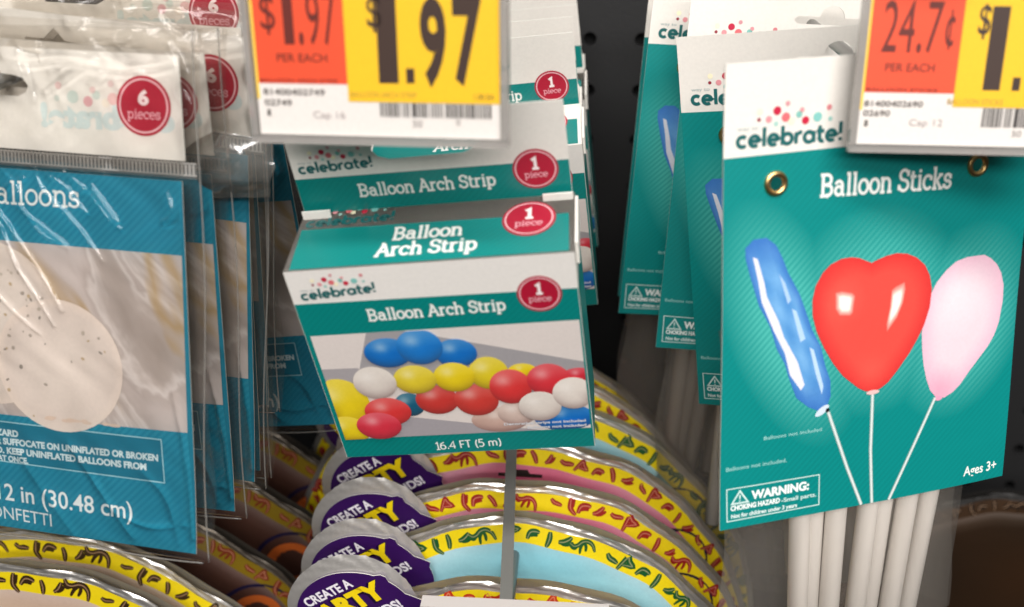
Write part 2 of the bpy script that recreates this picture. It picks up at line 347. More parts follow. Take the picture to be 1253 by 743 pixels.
# ================================================================== BALLOON STICKS CARDS
bendA = lambda x, z: 1.6 * (x / 50.) ** 2 * (1.0 if x > 0 else .3) - .9 * (z / 68.) ** 2 + .5 * sin(z / 19. + x / 40.)
def euro_slot(cx, z, w, h, bump=4.5):
    """hang slot: a flat slot with a round bump on top, clockwise"""
    p = [(cx - w, z), (cx - w - 1.2, z + h * .5), (cx - w, z + h), (cx - bump - 1.2, z + h)]
    p += [(cx + bump * cos(a), z + h + bump * .95 * sin(a)) for a in [pi - pi * i / 10 for i in range(11)]]
    p += [(cx + bump + 1.2, z + h), (cx + w, z + h), (cx + w + 1.2, z + h * .5), (cx + w, z)]
    return p
def circ(cx, cz, r, n=16): return [(cx + r * cos(2 * pi * i / n), cz + r * sin(2 * pi * i / n)) for i in range(n)]
def sticks_pack(t, ypr, label):
    o = thing('balloon_sticks_pack', label, 'balloon sticks', t, ypr, 'teal balloon sticks packs on one peg hook')
    a = Art(); sl = euro_slot(0, 57.5, 12, 2.6, 4.2); e1 = circ(-34.4, 35.5, 2.2); e2 = circ(30.2, 34.6, 2.2)
    a.slab([(-50, -68.5), (50, -68.5), (50, 68.5), (-50, 68.5)], .5, (233, 228, 220), 0, [sl, e1, e2])
    a.poly([(-50, -68.5), (50, -68.5), (50, 44.2), (-50, 43.6)], TEAL, 1, 1, [e1, e2])
    a.done('hang_card', [M_PRINT, M_TEALGLOW], o, bendA)
    a = Art(); logo(a, -46.5, 46.0, -14.7, 45.6, 2); a.done('logo', M_PRINT, o, bendA)
    a = Art(); a.glyphs('Balloon Sticks', SLAB, -20.8, 30.6, 21.8, 5.9, .15, (244, 246, 240), 2, 28.9); a.done('title_lettering', M_PRINT, o, bendA)
    for ex, ez in ((-34.4, 35.5), (30.2, 34.6)):
        a = Art(); n = 28; m = 10; rg = []
        for i in range(n):
            t1 = 2 * pi * i / n; rg.append([a.bm.verts.new(Vector((ex + (2.75 + .85 * cos(u)) * cos(t1), -.15 - .75 * sin(u), ez + (2.75 + .85 * cos(u)) * sin(t1))) * .001) for u in [2 * pi * j / m for j in range(m)]])
        for i in range(n):
            for j in range(m): a.face([rg[i][j], rg[i][(j + 1) % m], rg[(i + 1) % n][(j + 1) % m], rg[(i + 1) % n][j]], [(1, 1, 1, 1)] * 4)
        a.done('brass_eyelet', M_GOLD, o, bendA, cut=1000, smooth=True, fixn=True)
    # printed balloons
    def mixc(c, d, t): t = max(0, min(1, t)); return tuple(c[i] + (d[i] - c[i]) * t for i in range(3))
    a = Art()
    blue = [(-43.2, 15.3), (-43.3, 18.3), (-40.8, 20.5), (-36.9, 20.6), (-33.9, 18.2), (-31.8, 14.2), (-29.9, 9.6), (-26.4, 3.4), (-24.3, -1.8), (-21.8, -8.5), (-18.8, -14), (-17.2, -20.0), (-15.3, -25.0), (-15.0, -30), (-16.2, -33.6), (-18.4, -34.3), (-22.2, -32.4), (-26.3, -28.8), (-28.9, -22.2), (-30.4, -17.5), (-33.1, -12.5), (-35.3, -5.6), (-38.9, 1.1), (-41.7, 9.9)]
    def bl(x, z, t):
        n = .5 + .5 * sin(x * .9 + z * .45) * cos(z * .3 - x * .2)
        return mixc(mixc((78, 142, 204), (120, 176, 224), n), (48, 104, 182), (t - .62) * 2.1)
    a.shaded(blue, bl, 2, 9)
    a.poly([(-41.0, 15.5), (-39.6, 14.9), (-37.4, 7.8), (-36.5, 3.5), (-32.7, -4.1), (-30.9, -9.2), (-26.3, -17.4), (-23.8, -25.0), (-24.9, -26.6), (-28.6, -21.3), (-30.5, -14.2), (-34.3, -6.7), (-38.1, 2.1), (-39.3, 8.5)], (226, 226, 236), 3)
    a.poly([(-32.9, 9.8), (-31.0, 7.1), (-28.9, 1.6), (-29.9, .5)], (168, 200, 236), 3)
    a.poly([(-28.6, -1.0), (-27.1, -1.9), (-24.0, -10.7), (-25.6, -11.5)], (176, 208, 240), 3)
    a.poly([(-22.6, -13.5), (-21.2, -14.4), (-17.6, -26.3), (-18.0, -29.0), (-20.3, -22.0)], (184, 212, 240), 3)
    a.ell(-17.6, -34.2, 2.6, 1.1, (206, 220, 232), 2.5, rot=.6); a.ell(-15.8, -34.3, .7, .7, (18, 24, 30), 3.2)
    heart = [(-3.2, 9.4), (-1, 10.2), (1.6, 10.9), (5, 11.3), (8.6, 10.7), (12, 9.1), (14.9, 6.5), (16.8, 3.1), (17.8, -1), (17.5, -6.5), (15.8, -12.0), (13.6, -16.2), (11.0, -20.3), (7.1, -25.2), (4.2, -28.4), (1.6, -30.0), (-.9, -30.6), (-3.4, -30.1), (-5.9, -28.7), (-11.2, -24.1), (-14.7, -19.6), (-17.9, -14.3), (-20.5, -8.9), (-21.9, -4.0), (-22.1, .6), (-21.2, 4.8), (-19, 8.4), (-16.6, 10.5), (-13.1, 11.8), (-10, 11.9), (-7.3, 11.3), (-5, 10.2)]
    def ht(x, z, t):
        c = mixc((232, 76, 66), (206, 42, 44), (t - .72) * 2.4); c = mixc(c, (236, 92, 78), max(0, 1 - math.hypot(x + 2, z + 24) / 7) * .6)
        return mixc(c, (250, 120, 100), max(0, 1 - math.hypot(x + 12, z + 1) / 8) * .35)
    a.shaded(heart, ht, 4, 10, cen=(-2, -7))
    for hl in ([(-14.8, 2.0), (-12.8, 2.2), (-9.2, 1.2), (-8.3, .2), (-8.9, -4.9), (-9.8, -5.6), (-13.2, -5.1), (-14.6, -3.0)], [(3.9, .4), (5.2, 1.3), (8.2, 2.3), (8.6, .2), (8.0, -3.9), (6.1, -8.4), (2.9, -12.3), (2.6, -10.0), (3.5, -5.1)]):
        a.shaded(hl, lambda x, z, t: mixc((252, 244, 230), (232, 80, 70), (t - .5) * 1.7), 5, 4)
    pink = [(33.7, 7.0), (36.1, 6.9), (38.6, 5.5), (41, 3.4), (42.9, .4), (44.2, -3.6), (44.4, -8.4), (43.5, -15.4), (42.0, -19.4), (39.9, -22.6), (33.2, -29.9), (30.4, -33.4), (27.8, -35.5), (24.8, -36.8), (21.6, -36.1), (19.4, -33.5), (17.8, -29.6), (16.5, -24.9), (15.7, -20.1), (15.2, -14.5), (15.8, -8.3), (17.2, -3.6), (19.5, .6), (22.7, 4.0), (26.0, 6.2), (29.8, 7.0)]
    def pk(x, z, t):
        c = mixc((230, 208, 216), (230, 178, 198), (t - .6) * 1.8); c = mixc(c, (224, 150, 176), max(0, 1 - math.hypot(x - 23, z + 34) / 9) * .7)
        return mixc(c, (240, 226, 230), max(0, 1 - math.hypot(x - 27, z + 6) / 12) * .7)
    a.shaded(pink, pk, 2, 9)
    for p in (((-15.6, -34.9), (-8.4, -54), (-2.5, -68.3)), ((-.9, -30.4), (-.4, -50), (1.2, -68.4)), ((21.4, -36.2), (13.5, -54), (7.2, -68.4))):
        a.stroke(list(p), 1.15, (150, 176, 172), 2.2); a.stroke(list(p), .62, (218, 226, 222), 3.2)
    a.ell(-.9, -30.8, 2.2, .7, (226, 190, 186), 5.2); a.ell(22.6, -36.6, 1.4, .8, (226, 160, 186), 3.2)
    a.sans('Balloons not included', -36.3, -40.8, -17.4, 1.1, (150, 205, 200), 2, .01); a.sans('Balloons not included.', -48.2, -49.2, -28.6, 1.25, (150, 205, 200), 2, .01)
    a.done('balloon_picture', M_PRINT, o, bendA)
    a = Art(); c = (206, 230, 224)
    a.stroke([(-47.9, -55.2), (-17.5, -55.4), (-17.2, -65.6), (-47.7, -65.9)], .32, c, 2, True)
    a.stroke([(-46.2, -60.3), (-43.6, -56.3), (-41.0, -60.3)], .55, c, 2, True); a.stroke([(-43.6, -57.6), (-43.6, -59.0)], .5, c, 2); a.stroke([(-43.6, -59.4), (-43.6, -59.8)], .5, c, 2)
    a.sans('WARNING:', -39.9, -59.9, -20.8, 3.0, (240, 246, 242), 2, .045)
    a.sans('CHOKING HAZARD', -46.6, -62.6, -30.4, 1.75, (236, 244, 240), 2, .05); a.sans('-Small parts.', -30.0, -62.6, -18.2, 1.4, c, 2, .02)
    a.sans('Not for children under 3 years', -46.4, -65.1, -24.6, 1.4, (220, 236, 232), 2, .03)
    a.done('warning_label', M_PRINT, o, bendA)
    a = Art(); a.sans('Ages 3+', 34.4, -65.6, 47.0, 3.3, (244, 246, 240), 2, .015, z1=-65.4); a.done('age_lettering', M_PRINT, o, bendA)
    # sticks and their clear pouch
    for i, (xt, xb, y) in enumerate([(-18.6, -18.0, 8), (-11.2, -11.8, 11.5), (-5.0, -6.2, 8), (7.0, 4.4, 8), (14.8, 11.4, 11), (22.0, 18.0, 8), (31.0, 26.0, 9)]):
        a = Art(); k = (xb - xt) / 40.
        a.tube([(xt - k * 60, y, -2), (xt, y, -62), (xt + k * 88, y, -150)], 3.3, 20, col=WHITE)
        a.done('plastic_stick', M_STICK, o)
    a = Art(); NX, NZ = 70, 90; g = []
    for side in (0, 1):
        rows = []
        for j in range(NZ + 1):
            v = j / NZ; z = -8 - 150 * v; x0 = -47 + 3.5 * v + 1.2 * sin(v * 17); x1 = 42 - 1.5 * v + .8 * sin(v * 13 + 2)
            row = []
            for i in range(NX + 1):
                u = i / NX; x = x0 + (x1 - x0) * u; bul = (1 - abs(2 * u - 1) ** 5) * 5.8
                wr = .2 * sin(x * .35 + 2.2 * sin(z * .05)) * sin(v * 6 + u * 5) + .07 * sin(x * 1.1 + z * .12 + 1.5 * sin(z * .11))
                y = 8.5 + (-1 if side == 0 else 1) * (bul + wr * min(1, 4 * u, 4 * (1 - u)))
                row.append(a.bm.verts.new(Vector((x, y, z)) * .001))
            rows.append(row)
        for j in range(NZ):
            for i in range(NX): a.face([rows[j][i], rows[j + 1][i], rows[j + 1][i + 1], rows[j][i + 1]], [(1, 1, 1, 1)] * 4)
    a.done('clear_pouch', M_FILMHAZY, o, smooth=True)
    return o
A = sticks_pack((.0886, .2674, -.118), (19.01, -8.16, -.95), 'frontmost teal balloon sticks pack, its whole blue, red and pink balloon picture showing')
dup(A, (.0869, .3126, -.1175), (-15.64, 1.57, -7.42), 'balloon sticks pack directly behind the frontmost one, with half a brass eyelet showing')
dup(A, (.0853, .3574, -.1146), (.89, -6.3, 2.4), 'balloon sticks pack third from the front, its WARNING cut off after the first letter')
dup(A, (.0722, .3849, -.1143), (5.42, -1.36, 3.35), 'balloon sticks pack fourth from the front, with the letters WAR of its warning box showing')
dup(A, (.0722, .4040, -.1150), (5.0, -1.2, 3.0), 'rearmost balloon sticks pack, only a thin left edge showing by the pegboard')

# ================================================================== BALLOON ARCH STRIP BOXES
def arch_box(t, ypr, label):
    o = thing('arch_strip_box', label, 'box', t, ypr, 'balloon arch strip boxes on one peg hook')
    Hh = 38.2; D = 28.5; W = 40.2
    # carton body
    a = Art()
    a.box(-W, W, 0, D, -Hh, Hh, (232, 228, 220), 0)
    a.rect(-W + .15, -Hh + .1, W - .15, Hh - .1, WHITE, 1, 0)
    a.poly([(-W + .15, 14.4), (W - .15, 14.9), (W - .15, 26.0), (-W + .15, 26.6)], TEAL, 2, 1)
    a.poly([(-W + .15, -Hh + .1), (W - .15, -Hh + .1), (W - .15, 15.2), (-W + .15, 15.0)], TEAL, 1.6, 1)
    a.done('carton', [M_PRINT, M_TEALBOX], o)
    a = Art(lambda x, z, h: (W + h, x, z))      # right side
    a.rect(.3, -Hh + .2, D - .3, 25.9, TEAL, 1, 1); a.done('side_panel', [M_PRINT, M_TEALBOX], o)
    a = Art(lambda x, z, h: (-W - h, D - x, z))
    a.rect(.3, -Hh + .2, D - .3, 25.9, TEAL, 1, 1); a.done('side_panel', [M_PRINT, M_TEALBOX], o)
    a = Art(lambda x, z, h: (x, z, Hh + h))     # top
    a.rect(-W, 0, W, D, WHITE, 0, 0)
    a.poly([(-W + 1.6, .7), (W - 1.4, .7), (W - 1.6, 18.4), (-W + 1.0, 19.6)], TEAL, 1, 1)
    a.glyphs('Balloon', SLAB, -11.2, 11.6, 9.0, 5.6, .165, (238, 240, 234), 2); a.glyphs('Arch Strip', SLAB, -15.0, 4.3, 13.6, 5.6, .16, (238, 240, 234), 2)
    logo(a, -38.4, 20.6, -12.0, 21.4, 2, 1.1)
    badge(a, 27.4, 17.0, 7.6, 8.3, '1', 'piece', 3)
    a.done('top_flap', [M_PRINT, M_TEALBOX], o)
    a = Art(); a.box(-W + .5, -W + 9, D - 3.6, D - 3.0, Hh - 1, Hh + 2.6, (244, 240, 232)); a.done('tuck_tab', M_PRINT, o)
    a = Art(); a.box(W - 9, W - .3, D - 3.4, D - 2.8, Hh - 1, Hh + 2.2, (244, 240, 232)); a.done('tuck_tab', M_PRINT, o)
    a = Art(); a.box(W + .15, W + 1.0, 3, D - 3, Hh - 6, Hh + .8, (238, 234, 226)); a.done('tuck_tab', M_PRINT, o)
    a = Art(); logo(a, -37.4, 27.9, -15.6, 29.3, 3); a.done('logo', M_PRINT, o)
    a = Art(); a.glyphs('Balloon Arch Strip', SLAB, -20.2, 19.0, 19.6, 4.0, .165, (238, 240, 234), 3, 19.9); a.done('title_lettering', M_PRINT, o)
    a = Art(); badge(a, 29.4, 24.9, 6.2, 6.3, '1', 'piece', 4); a.done('round_badge', M_PRINT, o)
    # photo of balloon garland
    a = Art(); x0, x1, z0, z1 = -38.6, 39.5, -29.6, 14.5
    a.rect(x0, z0, x1, z1, (226, 216, 210), 2.6)
    a.poly([(-22, 14.5), (-11, 14.5), (39.5, -1.5), (39.5, -13), (14, -13), (-28, -2)], (164, 160, 162), 3)
    a.poly([(x0, 1.2), (-27.5, 1.0), (-24, -8), (x0, -9)], (170, 164, 166), 3)
    a.poly([(-22, -22), (-17, -20.6), (24, -29.6), (-30, -29.6)], (168, 162, 166), 3)
    L = 3.4
    BL, YE, WH, RD, TL, PK = (18, 112, 198), (236, 208, 28), (228, 218, 208), (222, 56, 56), (24, 92, 122), (206, 172, 158)
    def clamp_pts(cx, cz, rx, rz, n=30):
        return [(min(x1, max(x0, cx + rx * cos(q))), min(z1, max(z0, cz + rz * sin(q)))) for q in [2 * pi * i / n for i in range(n)]]
    for cx, cz, rx, rz, c in [(32, -24.6, 9.5, 5.6, BL), (12, -24, 9, 5.4, PK), (17.5, -21.5, 6, 5.2, (214, 190, 178)), (21.2, -3.6, 4.2, 2.8, YE), (-14.9, -15.4, 4.6, 5.0, TL), (-6.1, -13.9, 6.6, 6.2, (206, 58, 52)), (5.9, -14.8, 6.8, 6.8, (210, 62, 54)), (37.6, -6.9, 5, 3.2, (212, 46, 62)), (-35.6, -13.6, 8.6, 10.8, YE), (-37.2, -25.4, 7.6, 6.4, YE), (11.2, -3.8, 6.0, 6.6, (228, 204, 36)), (17.0, -9.9, 6.4, 7.2, RD), (28.6, -7.9, 6.5, 6.6, (220, 52, 62)), (2.8, 4.9, 6.2, 5.6, BL), (-17.2, 6.6, 7.0, 5.8, BL), (-7.4, 8.2, 6.8, 6.9, (26, 122, 206)), (.7, -4.6, 6.2, 6.0, YE), (-11.2, -4.7, 6.5, 5.9, (230, 206, 50)), (-23.6, -5.1, 6.6, 6.7, WH), (-22.2, -17.7, 7.3, 6.1, RD), (-26.3, -23.7, 7.1, 6.0, (218, 52, 70)), (24.9, -18.6, 6.5, 6.3, WH), (35.4, -13.7, 6.2, 6.6, (234, 224, 214))]:
        lo = mixc3(c, (70, 40, 40), .42); hi = mixc3(c, (255, 250, 240), .24)
        a.shaded(clamp_pts(cx, cz, rx, rz), lambda x, z, t, c=c, cx=cx, cz=cz, rz=rz, lo=lo, hi=hi: mixc3(mixc3(mixc3(c, hi, max(0, (z - cz) / rz)), lo, max(0, -(z - cz) / rz * .9 + .25) * t * t), (255, 250, 244), .42 * math.exp(-((x - cx + rz * .3) ** 2 + (z - cz - rz * .38) ** 2) / (rz * .34) ** 2)), L, 6); L += .45
    a.sans('Decorative strips not included', 12.9, -26.2, 38.2, 1.15, (222, 222, 226), L + .5, .03); a.sans('Balloons not included', 20.0, -28.2, 38.2, 1.15, (222, 222, 226), L + .5, .03)
    a.done('balloon_picture', M_PRINT, o)
    a = Art(); a.glyphs('16.4 FT (5 m)', {**SLAB, **XTRA}, -10.4, -36.4, 11.0, 3.3, .14, (240, 242, 236), 3, -35.6); a.done('size_lettering', M_PRINT, o)
    # hang tab rising from the back
    mp = lambda x, z, h: (x, D - .4 - h, z); a = Art(mp)
    sl = [(-14.2, 55.4), (-15.6, 57.5), (-14.6, 60.4), (-5, 60.8)] + [(5 * cos(q), 60.8 + 3.4 * sin(q)) for q in [pi - pi * i / 8 for i in range(1, 8)]] + [(5, 60.8), (14.6, 60.4), (15.6, 58), (13.6, 55.6), (10, 54.4), (-11, 54.2)]
    a.slab([(-40, 37.6), (39.6, 37.6), (39.6, 68.2), (-39.6, 68.8)], .5, (232, 227, 219), 0, [sl])
    a.poly([(-39.9, 38.2), (39.5, 38.2), (39.5, 49.7), (-39.8, 50.2)], TEAL, 1, 1); a.done('hang_tab', [M_PRINT, M_TEALBOX], o)
    a = Art(mp); logo(a, -38.0, 51.9, -16.0, 52.5, 2); a.done('logo', M_PRINT, o)
    a = Art(mp); a.glyphs('Balloon Arch Strip', SLAB, -22.2, 42.9, 18.2, 4.0, .165, (238, 240, 234), 2, 43.2); a.done('title_lettering', M_PRINT, o)
    a = Art(mp); badge(a, 29.9, 47.5, 6.5, 6.5, '1', 'piece', 3); a.done('round_badge', M_PRINT, o)
    return o
def mixc3(c, d, t): t = max(0, min(1, t)); return tuple(c[i] + (d[i] - c[i]) * t for i in range(3))
XTRA = {
 '1': (.42, [[(.08, .84), (.26, 1), (.26, 0)], [(.06, 0), (.44, 0)]]), '4': (.66, [[(.48, 0), (.48, 1), (.06, .32), (.62, .32)]]), '.': (.24, [[(.12, 0), (.12, .16)]]),
 'F': (.56, [[(.12, 0), (.12, 1), (.52, 1)], [(.12, .52), (.45, .52)]]), 'T': (.60, [[(.30, 0), (.30, 1)], [(.02, 1), (.58, 1)]]),
 '(': (.34, [arc(.42, .4, .3, .66, 120, 240, 8)]), ')': (.34, [arc(-.08, .4, .3, .66, -60, 60, 8)]),
 '5': (.62, [[(.5, 1), (.16, 1), (.12, .6)] + arc(.28, .31, .25, .31, 110, -140, 12)]),
 'm': (.98, [[(.10, .66), (.10, 0)], arc(.28, .44, .18, .22, 180, 0) + [(.46, 0)], arc(.64, .44, .18, .22, 180, 0) + [(.82, 0)]]),
}
bt = Vector((-.0454, .3155, -.1732)) * .8; by = (.97, 14.92, -6.44)
box1 = arch_box(bt, by, 'frontmost balloon arch strip box, its whole front and garland picture showing')
for (dx, dy, dz, ypr, lab) in [(.0016, .104, .000, (1.5, 15.5, -6.9), 'second arch strip box from the front, its hang tab and right corner showing'),
                               (.0000, .136, .001, (.8, 15.0, -6.2), 'third arch strip box from the front, its blank white tab top showing'),
                               (.0022, .168, .001, (.5, 14.6, -6.6), 'fourth arch strip box from the front, high behind the price tag'),
                               (.0010, .200, .002, (1.2, 14.8, -6.3), 'rearmost arch strip box, nearest the pegboard')]:
    dup(box1, bt + Vector((dx, dy, dz)), ypr, lab)

# ================================================================== CONFETTI BALLOON BAGS
def balloon_bag(t, ypr, label):
    o = thing('confetti_balloon_bag', label, 'balloon bag', t, ypr, 'bags of confetti balloons hanging on one peg hook')
    bd = lambda x, z: -1.0 * (1 - (x / 62.) ** 2) * (1 - (min(abs(z), 60) / 60.) ** 2) + (1.0 * ((-z - 30) / 26.) ** 2 * (x / 60.) * -1 if z < -30 and x > 0 else 0)
    a = Art(); a.slab([(-66, -56.5), (61.2, -55.6), (59.6, 56.6), (-66, 58.4)], .4, (12, 120, 146))
    a.poly([(-66, -56.4), (61.1, -55.5), (59.0, -17.6), (-66, -18.9)], (0, 0, 0), 1, 1)
    a.poly([(-66, 36.8), (58.8, 35.4), (59.5, 56.5), (-66, 58.3)], (0, 0, 0), 1, 1); a.done('insert_card', [M_PRINT, M_BLUE], o, bd)
    a = Art(); a.poly([(-66, -18.9), (59.0, -17.6), (58.9, 35.4), (-66, 36.8)], (0, 0, 0), 1, 0); 
    a.done('satin_picture', [M_MARBLE], o, bd)
    a = Art()
    def cf(c0, c1): return lambda x, z, t: mixc3(mixc3(c0, c1, (t - .35) * .9), (236, 222, 210), max(0, (t - .93) * 9))
    a.ell(-40, 2, 22, 22, None, 2, 40, fn=cf((206, 196, 188), (190, 178, 170)))
    a.ell(-6, 10.5, 25.5, 25.5, None, 3, 48, fn=cf((222, 213, 205), (202, 190, 181)))
    a.ell(17.6, -1.0, 21.2, 20.6, None, 4, 48, fn=cf((224, 214, 206), (208, 196, 188)))
    for i in range(60):
        an = rnd.random() * 2 * pi; q = math.sqrt(rnd.random()) * 19; cx, cz = ((-6, 12) if i % 3 else (17, -1)); x, z = cx + cos(an) * q * 1.1, cz + sin(an) * q
        g = rnd.choice([(150, 142, 134), (172, 162, 152), (186, 176, 164), (190, 170, 140)]); r_ = rnd.uniform(.3, .75)
        a.ell(x, z, r_, r_ * rnd.uniform(.5, 1), g, 5, 8, rot=rnd.random() * 3)
    for i in range(12): a.ell(20 + rnd.uniform(-8, 20), -17.8 + rnd.uniform(-.2, .5), rnd.uniform(1, 3), .5, (216, 196, 180), 5.2, 10)
    a.done('balloon_picture', M_PRINT, o, bd)
    a = Art(); a.glyphs('Confetti Balloons', SLAB, -40.5, 46.9, 27.0, 6.3, .115, (238, 240, 236), 2, 47.4); a.done('title_lettering', M_PRINT, o, bd)
    a = Art(); c = (214, 230, 232); BLU = (14, 122, 148)
    a.poly([(-60, -20.6), (50.4, -20.6), (51.0, -34.2), (-60, -33.2)], (16, 118, 144), 2)
    a.stroke([(-60, -20.6), (50.4, -20.6), (51.0, -34.2), (-60, -33.2)], .35, (170, 214, 222), 2.6, True)
    for txt, xa, xb, z, cp in [('WARNING: CHOKING HAZARD', -40, 1.8, -25.4, 2.2), ('CHILDREN UNDER 8 YEARS CAN CHOKE OR SUFFOCATE ON UNINFLATED OR BROKEN', -59, 48.8, -28.6, 2.25), ('BALLOONS. ADULT SUPERVISION REQUIRED. KEEP UNINFLATED BALLOONS FROM', -59, 45.2, -31.4, 2.2)]:
        pass
    a.sans('CHOKING HAZARD', -24, -25.2, 1.8, 2.2, c, 3.2, .045)
    a.sans('CHOKE OR SUFFOCATE ON UNINFLATED OR BROKEN', -18.6, -28.2, 49.2, 2.2, c, 3.2, .045, z1=-27.6)
    a.sans('REQUIRED. KEEP UNINFLATED BALLOONS FROM', -17.8, -31.1, 45.2, 2.2, c, 3.2, .045, z1=-30.9)
    a.sans('CHILDREN AT ONCE.', -18, -33.6, 4.6, 2.0, c, 3.2, .045)
    a.done('warning_label', M_PRINT, o, bd)
    a = Art(); a.sans('12 in (30.48 cm)', -7.4, -46.7, 39.8, 5.6, (240, 244, 242), 2, .01, z1=-47.4); a.sans('CONFETTI', -14.6, -53.0, 11.3, 4.1, (232, 238, 238), 2, .0, z1=-53.6)
    a.done('size_lettering', M_PRINT, o, bd)
    # header card with slot
    a = Art(); sl = [(-9, 78.6), (8.6, 78.2), (11.2, 79.4), (12, 81.2), (10.4, 83.4), (7, 84.2), (3.4, 84.4), (0, 88), (-3.4, 84.6), (-9, 84.6), (-11, 81.5)]
    a.slab([(-62, 64.4), (60.8, 62.2), (59.6, 90.9), (-62, 93.2)], .4, (232, 228, 220), 0, [sl]); a.done('header_card', M_PRINT, o)
    a = Art(); w = 42.8
    a.sans('celebrate!', 15.6, 69.8, 58.0, 7.0, (204, 218, 216), 1.5, .05, mirror=True)
    for x, y, r_, cc in DOTS:
        u = 1 - (x - 130) / 400.; a.ell(15.6 + u * w, 69.8 + (552 - y) / 400. * w * .85, r_ / 400. * w, r_ / 400. * w, mixc3(cc, (228, 220, 212), .72), 1.2, 14)
    a.done('logo', M_PRINT, o)
    a = Art(); badge(a, 48.6, 76.9, 8.4, 8.3, '6', 'pieces', 3); a.done('round_badge', M_PRINT, o)
    # zip strip with fine ridges
    a = Art(); a.poly([(-66, 59.6), (65.2, 57.4), (65.0, 61.8), (-66, 63.9)], (255, 255, 255), 24, 0)
    x = -40.
    while x < 64:
        zt = 63.4 - (x + 66) / 131 * 2.1; a.poly([(x, zt - 2.9), (x + .55, zt - 2.9), (x + .55, zt), (x, zt)], (255, 255, 255), 28, 1); x += 1.18
    for q in (.0, 3.3):
        a.poly([(-66, 63.9 - q), (65.1, 61.9 - q), (65.1, 61.5 - q), (-66, 63.5 - q)], (255, 255, 255), 30, 1)
    a.done('zip_strip', [M_ZIP, M_ZIPTOOTH], o)
    # film with creases
    creases = [  # (polyline mm, height, width)
        ([(-8, 55), (-3, 49), (3, 42), (9, 34), (16, 24), (20, 17)], .8, .7), ([(3, 57), (8, 52), (9, 46), (16, 41), (23, 36), (17, 38), (12, 42), (7, 47)], .9, .55),
        ([(14, 56), (17, 51), (25, 44), (31, 37), (34, 33)], .8, .6), ([(18, 56), (24, 53), (27, 49), (30, 46)], .9, .6), ([(25, 56), (30, 53), (27, 51)], .7, .5), ([(32, 54), (36, 49), (40, 44)], .9, .6), ([(31, 52), (37, 45), (41, 42)], .6, .5),
        ([(0, 44), (3, 36), (6, 28), (12, 20), (17, 12)], .8, .6), ([(56, 53), (57.5, 47), (54, 45)], .8, .5), ([(-6, 50), (0, 46), (4, 52), (10, 55)], .8, .6), ([(-12, 30), (-4, 22), (4, 15), (12, 9)], .45, .6),
        ([(5, 90), (14, 89), (26, 90), (40, 87.5), (52, 88.5), (60, 90)], 1.7, 1.0), ([(18, 80), (24, 84), (31, 88.5), (36, 90)], 1.3, .7), ([(11, 91), (13, 84), (14, 78)], 1.4, .8), ([(34, 94), (38, 90), (44, 88), (50, 86)], 1.3, .8),
        ([(20, 86), (25, 89), (33, 89), (37, 85.5), (33, 83)], .9, .7), ([(58, 94), (61, 88), (60, 82), (62.5, 76), (61, 70), (62, 64)], 1.9, 1.0), ([(54, 92), (58, 91), (62, 86)], 1.5, .9),
        ([(20, -25), (28, -36), (34, -44), (40, -52)], .5, 1.4), ([(44, -30), (52, -38), (56, -52)], .45, 1.6), ([(2, -30), (12, -44), (20, -54)], .35, 1.6), ([(56, -5), (60, -30), (61, -50)], .5, 1.1), ([(30, -42), (44, -48), (58, -46)], .4, 1.3)]
    segs = []
    for pl, h, w_ in creases:
        # smooth the polyline
        q = []
        for i in range(len(pl) - 1):
            p0 = pl[max(0, i - 1)]; p1 = pl[i]; p2 = pl[i + 1]; p3 = pl[min(len(pl) - 1, i + 2)]
            for k in range(5):
                t_ = k / 5.; q.append(tuple(.5 * (2 * p1[d] + (p2[d] - p0[d]) * t_ + (2 * p0[d] - 5 * p1[d] + 4 * p2[d] - p3[d]) * t_ ** 2 + (3 * p1[d] - p0[d] - 3 * p2[d] + p3[d]) * t_ ** 3) for d in (0, 1)))
        q.append(pl[-1]); n = len(q)
        for i in range(n - 1): segs.append((q[i], q[i + 1], h * sin(pi * (i + 1) / (n + 1)) ** .5, w_))
    import numpy as np
    def sheet(front, st):
        x0, x1, z0, z1 = -66., 65.3, -58.5, 98.
        NX = int((x1 - x0) / st); NZ = int((z1 - z0) / st)
        if front: x0 = -20.; NX = int((x1 - x0) / st)
        X, Z = np.meshgrid(np.linspace(x0, x1, NX + 1), np.linspace(z0, z1, NZ + 1))
        X = X + np.clip((X - 30) / 35, 0, 1) * (-1.2 * np.sin(Z * .045) + .8 * np.sin(Z * .13))
        Yh = np.zeros_like(X)
        if front:
            for (ax, az), (bx, bz), h, w_ in segs:
                dx, dz = bx - ax, bz - az; l2 = dx * dx + dz * dz + 1e-9
                t_ = np.clip(((X - ax) * dx + (Z - az) * dz) / l2, 0, 1); d2 = (X - ax - t_ * dx) ** 2 + (Z - az - t_ * dz) ** 2
                Yh = np.maximum(Yh, 1.25 * h * np.exp(-d2 / (w_ * w_)))
            Yh += .25 * np.sin(X * .19 + 1.3 * np.sin(Z * .11)) * np.sin(Z * .16 + X * .05) + .12 * np.sin(X * .5 + 2 * np.sin(Z * .23)) * np.cos(Z * .37)
            top = np.clip((Z - 62) / 20, 0, 1); Yh += top * (.22 * np.sin(X * .33 + 2 * np.sin(Z * .2)) + .08 * np.sin(X * .9 + Z * .7 + 2 * np.sin(X * .3)))
        edge = np.clip((x1 - X) / 5., 0, 1) * np.clip((Z - z0) / 2.5, 0, 1) * np.clip((z1 - Z) / 3., 0, 1)
        Y = -(.6 + (2.2 + Yh) * edge ** .6) + .6 if front else 1.2 + .8 * edge
        Y = Y + (0 if not front else .5)
        me = bpy.data.meshes.new('film'); nv = X.size
        vs = np.stack([X, Y, Z], -1).reshape(-1, 3) * .001; idx = np.arange(nv).reshape(X.shape)
